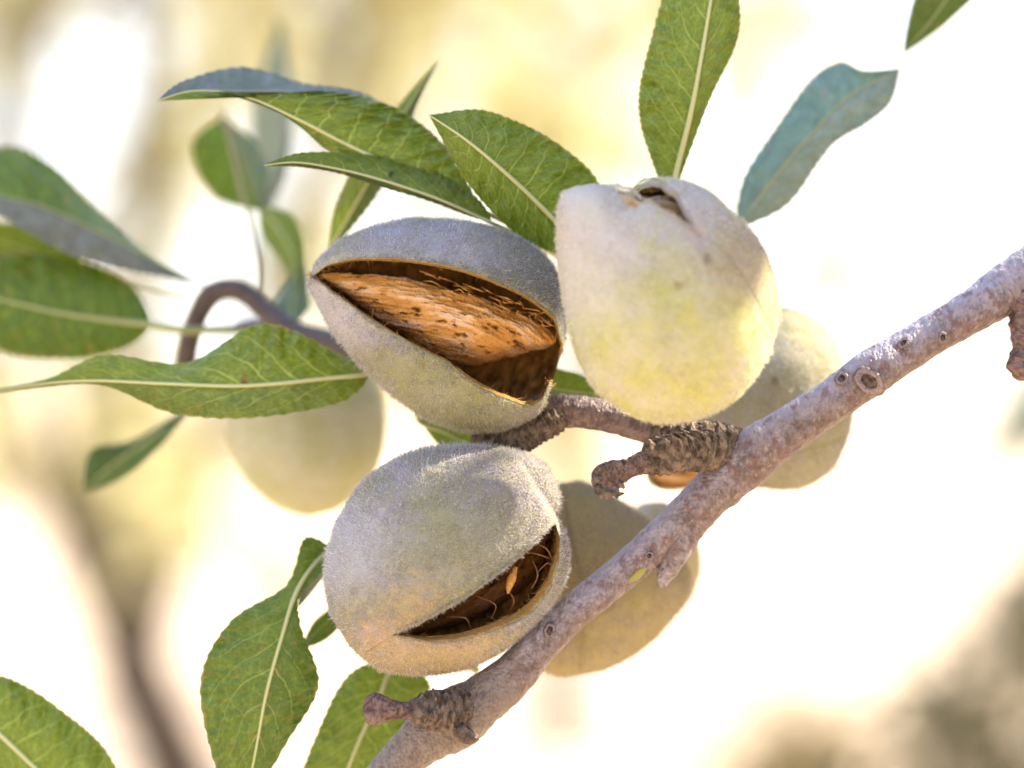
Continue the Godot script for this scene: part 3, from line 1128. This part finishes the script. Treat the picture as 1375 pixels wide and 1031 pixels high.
	leaf(t, [[985, 310, 26], [1040, 238, 24], [1090, 178, 23], [1140, 128, 23], [1175, 108, 24], [1208, 92, 26]],
		[[985, 310, 26], [1000, 236, 27], [1048, 165, 28], [1090, 106, 28], [1128, 84, 27], [1160, 95, 24], [1208, 92, 26]],
		[[985, 310, 26], [1055, 278, 25], [1100, 218, 23], [1125, 188, 22], [1165, 166, 22], [1194, 138, 24], [1208, 93, 26]],
		{"stalk": [[930, 345, 24]], "left": Color(0.75, 0.95, 0.95), "right": Color(1.0, 1.05, 1.2), "mat": "under", "rib": 1.6, "rib_look": "midrib_dim", "amp": 2.2, "label": "leaf curled at its tip, blue-grey tint for reflected sky"})  # bluish tints paint in the sky reflected on the blade
	# leaves glimpsed between the fruit
	leaf(t, [[560, 560, 22], [595, 580, 20], [640, 600, 20], [690, 610, 20]], [[560, 560, 22], [590, 566, 20], [640, 575, 20], [690, 609, 20]], [[560, 560, 22], [588, 596, 20], [640, 630, 20], [690, 611, 20]], {"stalk": [[600, 500, 26]], "rib": 2.5, "left": Color(1.5, 1.4, 1.3), "right": Color(1.3, 1.3, 1.2)})
	leaf(t, [[690, 500, 20], [740, 520, 18], [790, 528, 18], [850, 535, 18]], [[690, 500, 20], [740, 494, 18], [790, 506, 18], [850, 534, 18]], [[690, 500, 20], [740, 550, 18], [790, 556, 18], [850, 536, 18]], {"stalk": [[640, 470, 26]], "rib": 2.0, "left": Color(1.7, 1.6, 1.2), "right": Color(1.6, 1.5, 1.2)})
	# long leaf in front of the left almond
	leaf(t, [[500, 500, 12], [440, 508, 9], [330, 518, 6], [220, 515, 6], [130, 511, 8], [60, 515, 12], [-30, 529, 18]],
		[[500, 500, 12], [455, 476, 13], [352, 434, 12], [250, 486, 10], [140, 477, 9], [62, 509, 12], [-30, 526, 18]],
		[[500, 500, 12], [458, 540, 8], [345, 562, 5], [235, 556, 6], [140, 518, 8], [60, 520, 12], [-30, 533, 18]],
		{"stalk": [[560, 470, 26]], "left": Color(1.0, 0.98, 0.9), "right": Color(0.85, 0.82, 0.95), "rib": 3.6, "spots": [[328, 514, 7, Color(0.9, 0.12, 0.2)]]})
	# leaves under the lower almond
	leaf(t, [[452, 738, 14], [425, 755, 10], [398, 795, 6], [380, 850, 3], [358, 930, 1], [343, 1010, 2], [325, 1100, 6]],
		[[452, 738, 14], [410, 722, 10], [384, 785, 7], [310, 835, 4], [270, 915, 3], [290, 1030, 4], [325, 1100, 6]],
		[[452, 738, 14], [434, 768, 8], [402, 800, 6], [404, 840, 4], [428, 920, 5], [384, 1000, 4], [325, 1100, 6]],
		{"stalk": [[560, 770, 26], [490, 735, 20]], "left": Color(0.72, 0.78, 0.8), "right": Color(0.62, 0.7, 0.8), "rib": 4.2, "spots": [[357, 966, 6, Color(2.6, 1.7, 2.0)]]})
	leaf(t, [[470, 700, 26], [448, 730, 20], [425, 770, 16], [400, 815, 14]], [[470, 700, 26], [442, 730, 20], [408, 768, 14], [400, 815, 14]], [[470, 700, 26], [455, 740, 20], [428, 785, 18], [401, 816, 14]], {"left": Color(2, 1.7, 1.8), "right": Color(2, 1.7, 1.8), "rib": 1.0, "mat": "under", "label": "pale folded leaf edge"})
	leaf(t, [[490, 790, 22], [450, 825, 20], [425, 848, 18], [405, 870, 18]], [[490, 790, 22], [445, 815, 20], [418, 840, 18], [405, 869, 18]], [[490, 790, 22], [460, 838, 20], [430, 862, 18], [405, 871, 18]], {"rib": 1.0, "left": Color(0.6, 0.7, 0.8), "right": Color(0.6, 0.7, 0.8)})
	leaf(t, [[535, 880, 20], [510, 935, 16], [478, 1005, 14], [450, 1080, 16], [430, 1150, 20]],
		[[535, 880, 20], [468, 905, 18], [420, 1000, 16], [400, 1080, 17], [430, 1150, 20]],
		[[535, 880, 20], [578, 925, 18], [530, 1000, 16], [470, 1080, 17], [430, 1150, 20]],
		{"stalk": [[640, 900, 12], [580, 870, 18]], "left": Color(1.15, 1.1, 1.1), "right": Color(1.1, 1.1, 1.1), "rib": 4.0, "spots": [[457, 984, 10, Color(2.8, 0.9, 1.2)]]})

func patch(pts: Array, origin: Vector3) -> ArrayMesh:
	var c := Vector2.ZERO
	var list := []
	for p in pts:
		list.append(Vector2(p[0], p[1]))
		c += Vector2(p[0], p[1])
	c /= pts.size()
	var ring := closed_curve(list, 6)
	var rows := 7
	var P := PackedVector3Array()
	var C := PackedColorArray()
	for i in rows:
		var t := float(i) / (rows - 1)
		for j in ring.size() + 1:
			var q := c.lerp(ring[j % ring.size()], maxf(t, 0.02))
			P.append(at(q.x, q.y, -2.25 - surface_rise(q.x, q.y) + 0.5 * pow(t, 4.0)) - origin)
			C.append(Color(0.22, 0.22, 0.05).lerp(Color(0.12, 0.09, 0.04), t * t * 0.8))
	return grid(rows, ring.size() + 1, P, PackedVector2Array(), C, true, 2)

func scar(parent: Node3D, x: float, y: float, r: float, squash: float, origin: Vector3) -> void:
	var rows := 16
	var cols := 33
	var P := PackedVector3Array()
	var C := PackedColorArray()
	for i in rows:
		var t := float(i) / (rows - 1)
		for j in cols:
			var a := TAU * (j % (cols - 1)) / (cols - 1)
			var wob := 1.0 + 0.10 * sin(a * 2.0 + x) + 0.04 * sin(a * 5.0)
			var q := Vector2(cos(a) * r * t * wob, sin(a) * r * t * squash * wob)
			q = q.rotated(-0.9)
			# height of the branch's own surface here, plus the ring
			var up := 0.0
			if t < 0.45:
				up = 0.30 + 0.2 * fine.get_noise_3d(q.x * 0.0003, q.y * 0.0003, x)
			else:
				up = 0.30 + 0.34 * sin((t - 0.45) / 0.55 * PI)
			P.append(at(x + q.x, y + q.y, -2.0 - surface_rise(x + q.x, y + q.y) - up + (0.9 if t > 0.97 else 0.0)) - origin)
			var c := Color(0.05, 0.035, 0.028) if t < 0.5 else Color(0.25, 0.20, 0.185)
			if t > 0.85:
				c = Color(0.17, 0.125, 0.12)
			C.append(c.lerp(Color(0.16, 0.12, 0.10), clampf(0.3 + fine.get_noise_3d(q.x * 0.0002, q.y * 0.0002, 3.0), 0, 0.6)))
	part("bud_scar", grid(rows, cols, P, PackedVector2Array(), C, true, 2), M.wood, parent)

# millimetres by which the front of the main stem stands before its axis, at a place on the photograph
func surface_rise(x: float, y: float) -> float:
	var pts := MAIN
	var best := 1e9
	var r := 30.0
	for i in pts.size() - 1:
		var a := Vector2(pts[i][0], pts[i][1])
		var b := Vector2(pts[i + 1][0], pts[i + 1][1])
		var q := Geometry2D.get_closest_point_to_segment(Vector2(x, y), a, b)
		var dd := q.distance_to(Vector2(x, y))
		if dd < best:
			best = dd
			r = lerpf(pts[i][3], pts[i + 1][3], q.distance_to(a) / a.distance_to(b))
	return sqrt(maxf(r * r - best * best, 9.0)) * 0.12145

func side_twigs() -> void:
	var origin := at(340, 420, 50)
	var t := thing("almond_twig", "brown hooked twig behind the left leaves, out of focus", "branch", origin)
	part("stem", tube([[520, 500, 34], [450, 462, 42], [400, 447, 48], [360, 420, 52], [335, 398, 54], [310, 388, 55], [283, 396, 56], [264, 428, 57], [252, 470, 58], [246, 520, 60]].map(func(p): return [p[0], p[1], p[2], 14.5 if p[0] > 270 else 13.0]), 20, 120, "back_twig", 0.05, origin), M.bark, t)
	part("stem", tube([[530, 505, 34, 16], [450, 462, 44, 15], [400, 448, 50, 13], [340, 438, 60, 10], [318, 437, 64, 6]], 20, 80, "purple_twig", 0.06, origin), M.bark, t)
	# big leaves at the left edge
	leaf(t, [[278, 386, 58], [200, 345, 56], [130, 310, 54], [60, 278, 52], [0, 263, 50], [-90, 245, 50]],
		[[278, 386, 58], [205, 344, 60], [140, 290, 62], [70, 222, 62], [0, 198, 60], [-90, 244, 50]],
		[[278, 386, 58], [208, 370, 53], [130, 354, 49], [60, 326, 46], [0, 290, 45], [-90, 246, 50]],
		{"stalk": [[330, 400, 56]], "left": Color(0.62, 0.72, 0.42), "right": Color(1.0, 0.74, 0.62), "rib": 2.0, "rib_look": "midrib_dim", "mat_right": "under", "label": "large folded leaf, one half green and the other grey underside"})
	leaf(t, [[130, 372, 62], [80, 352, 62], [20, 330, 62], [-60, 310, 62]], [[130, 372, 62], [90, 330, 62], [20, 300, 62], [-60, 309, 62]], [[130, 372, 62], [80, 380, 62], [20, 370, 62], [-60, 311, 62]], {"rib": 2.0, "stalk": [[250, 400, 58]], "left": Color(1.2, 1.3, 0.9), "right": Color(1.2, 1.3, 0.9)})
	leaf(t, [[206, 436, 50], [150, 430, 49], [80, 420, 48], [0, 402, 48], [-110, 380, 50]],
		[[206, 436, 50], [178, 385, 52], [100, 348, 52], [0, 340, 52], [-110, 380, 50]],
		[[206, 436, 50], [172, 466, 50], [95, 482, 49], [0, 470, 49], [-110, 381, 50]],
		{"stalk": [[335, 440, 60], [250, 443, 52]], "left": Color(0.52, 0.63, 0.4), "right": Color(0.56, 0.67, 0.42), "rib": 4.5, "rib_look": "midrib_dim"})
	leaf(t, [[262, 540, 66], [200, 590, 66], [150, 625, 66], [112, 660, 68]], [[262, 540, 66], [180, 590, 68], [122, 605, 68], [112, 659, 68]], [[262, 540, 66], [215, 600, 64], [160, 645, 64], [113, 661, 68]], {"stalk": [[250, 500, 60]], "rib": 2.0, "left": Color(0.35, 0.45, 0.6), "right": Color(0.5, 0.6, 0.8)})
	# small upright leaves behind
	leaf(t, [[300, 155, 82], [320, 205, 80], [338, 250, 78], [350, 285, 76]], [[300, 155, 82], [258, 195, 80], [290, 265, 80], [350, 284, 76]], [[300, 155, 82], [345, 195, 86], [362, 240, 82], [350, 286, 76]], {"rib": 2.0, "left": Color(0.7, 0.85, 0.5), "right": Color(1.1, 1.0, 0.55), "mat_right": "under", "stalk": [[344, 400, 56], [344, 340, 66]], "rib_look": "stalk"})
	leaf(t, [[345, 272, 78], [372, 305, 74], [394, 345, 70], [404, 400, 66]], [[345, 272, 78], [352, 318, 76], [380, 358, 72], [404, 400, 66]], [[345, 272, 78], [392, 288, 76], [410, 330, 72], [405, 400, 66]], {"rib": 1.8, "stalk": [[344, 262, 78]], "left": Color(1.3, 1.5, 1.0), "right": Color(1.1, 1.3, 1.0)})
	leaf(t, [[395, 440, 64], [392, 410, 66], [400, 385, 68], [410, 350, 72]], [[395, 440, 64], [360, 425, 66], [378, 390, 68], [410, 350, 72]], [[395, 440, 64], [415, 415, 66], [416, 390, 68], [411, 350, 72]], {"rib": 1.5, "left": Color(1.5, 1.3, 0.7), "right": Color(1.5, 1.3, 0.7), "mat": "under"})
	leaf(t, [[346, 300, 190], [358, 210, 190], [366, 120, 190], [376, 20, 190]], [[346, 300, 190], [336, 210, 190], [346, 120, 190], [376, 20, 190]], [[346, 300, 190], [384, 220, 190], [392, 120, 190], [377, 20, 190]], {"rib": 2.0, "left": Color(2.0, 1.8, 0.9), "right": Color(2.3, 2.1, 1.2), "stalk": [[344, 420, 80]], "mat": "under"})

	var tr := thing("almond_twig", "twig at the top right corner, only a dark leaf tip in view", "branch", at(1340, -60, 30))
	part("stem", tube([[1500, -160, 30, 10], [1420, -130, 30, 9], [1350, -105, 30, 6]], 14, 40, "back_twig", 0.05, tr.position), M.bark, tr)
	leaf(tr, [[1330, -90, 30], [1290, -30, 30], [1250, 28, 30], [1213, 70, 30]], [[1330, -90, 30], [1252, -40, 30], [1222, 15, 30], [1213, 69, 30]], [[1330, -90, 30], [1325, -28, 30], [1272, 30, 30], [1214, 71, 30]], {"left": Color(0.5, 0.55, 0.6), "right": Color(0.55, 0.6, 0.6), "stalk": [[1352, -108, 30]], "rib": 2.2, "rib_look": "midrib_dim"})

	var bl := thing("almond_twig", "twig at the bottom left corner, a broad green leaf in view", "branch", at(-40, 1010, 14))
	part("stem", tube([[-170, 1150, 14, 12], [-130, 1020, 14, 11], [-110, 900, 14, 9]], 14, 40, "back_twig", 0.05, bl.position), M.bark, bl)
	leaf(bl, [[-80, 915, 14], [0, 986, 12], [60, 1042, 12], [120, 1085, 13], [185, 1120, 16]], [[-80, 915, 14], [-20, 1020, 13], [40, 1085, 13], [110, 1118, 14], [185, 1121, 16]], [[-80, 915, 14], [5, 908, 14], [90, 958, 14], [150, 1020, 14], [186, 1120, 16]], {"left": Color(1.1, 1.2, 1.0), "right": Color(1.25, 1.3, 1.0), "stalk": [[-112, 905, 14]], "rib": 4.4, "spots": [[35, 990, 9, Color(3.2, 1.2, 1.0)]]})

	var re := thing("almond_twig", "twig beyond the right edge, a pale blurred leaf in view", "branch", at(1440, 500, 700))
	part("stem", tube([[1560, 520, 700, 7], [1500, 440, 700, 6], [1470, 380, 700, 5]], 14, 40, "back_twig", 0.05, re.position), M.bark, re)
	leaf(re, [[1470, 440, 700], [1405, 515, 700], [1350, 580, 700], [1300, 640, 700]], [[1470, 440, 700], [1385, 500, 700], [1335, 570, 700], [1300, 639, 700]], [[1470, 440, 700], [1430, 535, 700], [1372, 598, 700], [1301, 641, 700]], {"left": Color(3.2, 2.6, 2.2), "right": Color(3.0, 2.4, 2.0), "stalk": [[1500, 440, 700]], "rib": 1.5, "mat": "under"})

func V(list: Array) -> Array:
	var out := []
	for p in list:
		out.append(Vector2(p[0], p[1]))
	return out

func almonds() -> void:
	var grey := Color(0.42, 0.41, 0.40)
	# the gaping one
	var open := almond("almond with its hull gaping wide on an orange-brown nutshell, left of the smooth one", {
		"sil": V([[414, 374], [432, 342], [470, 314], [520, 297], [580, 291], [640, 297], [690, 313], [728, 338], [750, 370], [760, 420], [756, 470], [744, 510], [735, 542], [716, 566], [680, 580], [635, 583], [590, 572], [545, 547], [500, 511], [462, 470], [436, 432], [420, 398]]),
		"axis": V([[414, 374], [752, 470]]), "dc": 2.0, "ratio": 0.86, "power": 0.8, "thick": 11.0,
		"top": V([[419, 370], [440, 354], [480, 345], [540, 346], [610, 357], [670, 377], [715, 400], [745, 425], [757, 460]]),
		"low": V([[419, 374], [446, 394], [490, 426], [545, 460], [600, 488], [637, 516], [681, 538], [712, 546], [728, 536], [738, 512]]),
		"skin": Color(0.20, 0.185, 0.09), "bloom": Color(0.26, 0.24, 0.25), "bloomed": 0.5, "fringe": 2000, "hairs": 44000, "hair": 5.6, "wavy": 3.0,
		"spots": [[418, 374, 9, Color(0.04, 0.02, 0.02), 0.9], [440, 420, 75, Color(0.38, 0.35, 0.34), 0.7], [600, 545, 120, Color(0.26, 0.25, 0.11), 0.65], [560, 312, 110, Color(0.26, 0.26, 0.30), 0.5], [720, 350, 70, Color(0.15, 0.14, 0.12), 0.6]],  # blue-grey top and pale left tip paint in skylight
		"nut": V([[430, 368], [480, 368], [540, 376], [600, 388], [650, 404], [700, 425], [738, 444], [744, 462], [700, 474], [640, 488], [579, 474], [530, 440], [477, 404], [450, 385]]),
		"nut_axis": V([[430, 369], [748, 462]]), "nut_dc": 1.0, "nut_ratio": 1.0})
	var org := open.position
	rng.seed = 77
	for i in 34:   # dry strands between shell and hull
		var u := sqrt(rng.randf())
		var a := Vector2(545, 362).lerp(Vector2(738, 428), u) + Vector2(rng.randfn() * 6, rng.randfn() * 4)
		var b := a + Vector2(rng.randf_range(8, 30), rng.randf_range(4, 15))
		var m := (a + b) / 2 + Vector2(rng.randfn() * 5, rng.randfn() * 6)
		var d := -4.0 + rng.randf() * 3.0
		part("strand", tube([[a.x, a.y, d + 2, 1.0], [m.x, m.y, d - 1.5, 1.2], [b.x, b.y, d + 2.5, 0.7]], 5, 12, "fibre", 0.2, org), M.fibre, open)

	almond("roundest almond, pale yellow-green with a short slit on top, nearest the camera", {
		"sil": V([[747, 290], [752, 262], [772, 250], [800, 247], [835, 244], [885, 238], [930, 246], [975, 275], [1015, 315], [1038, 362], [1048, 420], [1036, 470], [1005, 520], [960, 555], [900, 570], [850, 560], [800, 525], [775, 480], [757, 410], [747, 340]]),
		"axis": V([[745, 360], [1045, 440]]), "dc": -22.0, "ratio": 0.92, "power": 0.85, "thick": 10.0,
		"lip": 0.25, "slit": [[0.0, 0, 0], [0.28, -8, -8], [0.335, -28, 20], [0.40, 2, 36], [0.46, 24, 44], [0.52, 41, 47], [0.56, 47, 47], [1.0, 80, 80]], "lining": Color(1.5, 1.6, 1.8),
		"nut": V([[790, 370], [820, 310], [850, 280], [885, 266], [925, 274], [965, 308], [985, 370], [940, 470], [860, 490], [790, 430]]), "nut_axis": V([[770, 365], [985, 400]]), "nut_dc": -24.0, "nut_ratio": 0.95, "nut_tint": Color(0.36, 0.42, 0.5),
		"dents": [[842, 264, 26, 12], [938, 304, 24, 7], [796, 262, 30, -5], [890, 325, 44, 4], [985, 300, 30, 4], [960, 262, 26, -3]],
		"skin": Color(0.40, 0.385, 0.14), "bloom": Color(0.43, 0.40, 0.33), "bloomed": 0.38, "fringe": 400, "hairs": 38000, "hair": 4.8, "edge": 0.2, "hair_colour": Color(0.56, 0.54, 0.50),
		"spots": [[950, 348, 9, Color(0.16, 0.11, 0.05), 0.9], [911, 383, 7, Color(0.20, 0.15, 0.06), 0.8], [936, 312, 16, Color(0.50, 0.26, 0.18), 0.6], [1000, 340, 75, Color(0.33, 0.23, 0.17), 0.6], [800, 290, 110, Color(0.44, 0.38, 0.35), 0.75], [930, 270, 70, Color(0.42, 0.37, 0.36), 0.7], [775, 390, 60, Color(0.46, 0.42, 0.37), 0.6]]})  # brown on the right flank paints in shade

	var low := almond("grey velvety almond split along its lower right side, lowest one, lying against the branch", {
		"sil": V([[434, 775], [440, 735], [455, 690], [485, 645], [520, 620], [560, 604], [620, 596], [690, 602], [735, 625], [751, 656], [754, 684], [749, 701], [759, 716], [766, 745], [756, 790], [735, 822], [700, 858], [645, 892], [600, 905], [550, 908], [505, 897], [470, 868], [445, 830]]),
		"axis": V([[455, 862], [775, 660]]), "dc": -4.0, "ratio": 0.78, "power": 0.85, "thick": 14.0,
		"top": V([[528, 852], [560, 838], [610, 811], [660, 778], [708, 740], [733, 714], [748, 702]]),
		"low": V([[528, 855], [573, 862], [625, 858], [665, 846], [710, 825], [738, 790], [751, 752], [752, 722], [747, 704]]),
		"skin": Color(0.20, 0.185, 0.10), "bloom": Color(0.25, 0.23, 0.24), "bloomed": 0.6, "fringe": 1300, "hair_colour": Color(0.60, 0.58, 0.57), "hairs": 56000, "hair": 5.8, "lining": Color(0.8, 0.72, 0.7),
		"spots": [[505, 853, 20, Color(0.42, 0.29, 0.25), 0.6], [700, 640, 110, Color(0.16, 0.135, 0.135), 0.5], [620, 760, 130, Color(0.25, 0.25, 0.13), 0.5], [460, 740, 80, Color(0.36, 0.36, 0.37), 0.6], [580, 900, 130, Color(0.40, 0.29, 0.14), 0.7]],  # dark upper right paints in shade, pale left skylight, tan underside ground bounce
		"nut": V([[540, 850], [600, 815], [670, 765], [735, 690], [745, 715], [720, 770], [660, 820], [590, 845]]),
		"nut_axis": V([[540, 850], [748, 690]]), "nut_dc": 2.0, "nut_ratio": 1.2, "nut_tint": Color(0.3, 0.25, 0.22)})
	org = low.position
	for s in [[[712, 728], [735, 738], [745, 770], [734, 790]], [[715, 752], [722, 772], [714, 790]], [[722, 768], [736, 756], [748, 768]], [[640, 800], [665, 812], [660, 830]], [[680, 790], [690, 806], [684, 822]], [[600, 828], [625, 830], [632, 846]], [[700, 740], [722, 744], [744, 752]]]:
		var path := []
		for i in s.size():
			path.append([s[i][0], s[i][1], -8.0 + 2.0 * absf(i - 1), 1.2])
		part("strand", tube(path, 6, 20, "dark_fibre", 0.2, org), M.fibre, low)
	part("husk_flake", tube([[692, 762, -9, 3], [688, 774, -9.5, 6], [684, 786, -9.5, 5], [682, 796, -9, 2]], 12, 24, "fibre", 0.3, org), M.fibre, low)

	almond("large closed almond behind the branch at right, half hidden by the smooth one", {
		"sil": V([[862, 600], [880, 540], [930, 470], [985, 425], [1046, 411], [1095, 430], [1128, 465], [1144, 520], [1144, 575], [1124, 625], [1090, 652], [1055, 660], [1000, 655], [935, 656], [890, 660], [866, 640]]),
		"axis": V([[860, 620], [1145, 520]]), "dc": 26.0, "ratio": 0.8, "power": 0.85, "thick": 9.0,
		"top": V([[864, 622], [900, 625], [940, 632], [985, 640]]), "low": V([[864, 626], [885, 655], [930, 652], [985, 642]]),
		"skin": Color(0.25, 0.23, 0.13), "bloom": Color(0.29, 0.27, 0.225), "bloomed": 0.45, "hairs": 16000, "hair": 7.0,
		"spots": [[1040, 512, 6, Color(0.15, 0.11, 0.06), 0.8]],
		"nut": V([[868, 626], [900, 628], [980, 630], [1040, 560], [980, 610], [930, 650], [890, 652]]), "nut_axis": V([[866, 636], [1000, 620]]), "nut_dc": 18.0})
	almond("brownish almond hanging behind the branch at lower centre", {
		"sil": V([[700, 700], [732, 660], [768, 644], [810, 655], [852, 682], [892, 714], [925, 755], [930, 790], [905, 832], [865, 872], [815, 900], [765, 910], [720, 897], [690, 850], [680, 770]]),
		"axis": V([[745, 640], [790, 912]]), "dc": 24.0, "ratio": 0.85, "power": 0.85, "slit": [[0, 100, 100], [1, 100, 100]],
		"skin": Color(0.28, 0.23, 0.11), "bloom": Color(0.25, 0.205, 0.145), "bloomed": 0.35, "hairs": 14000, "hair": 7.0, "hair_colour": Color(0.42, 0.37, 0.29)})
	almond("almond hidden farthest behind the branch, only a rim in view beside the brownish one", {
		"sil": V([[830, 720], [850, 682], [880, 670], [912, 682], [936, 715], [943, 755], [932, 800], [900, 830], [860, 820], [835, 775]]),
		"axis": V([[880, 668], [895, 832]]), "dc": 46.0, "ratio": 0.85, "slit": [[0, 250, 250], [1, 250, 250]],
		"skin": Color(0.40, 0.34, 0.18), "bloom": Color(0.44, 0.42, 0.38), "bloomed": 0.5, "hairs": 5000, "hair": 6.0})
	almond("blurred yellow-green almond hanging below the long leaf at left", {
		"sil": V([[299, 560], [305, 520], [330, 475], [370, 450], [420, 445], [470, 465], [508, 515], [520, 570], [512, 622], [480, 665], [435, 692], [385, 688], [340, 658], [310, 612]]),
		"axis": V([[380, 446], [440, 692]]), "dc": 62.0, "ratio": 0.9, "slit": [[0, 250, 250], [1, 250, 250]],
		"skin": Color(0.35, 0.34, 0.18), "bloom": Color(0.41, 0.39, 0.29), "bloomed": 0.3, "hairs": 6000, "hair": 6.0})
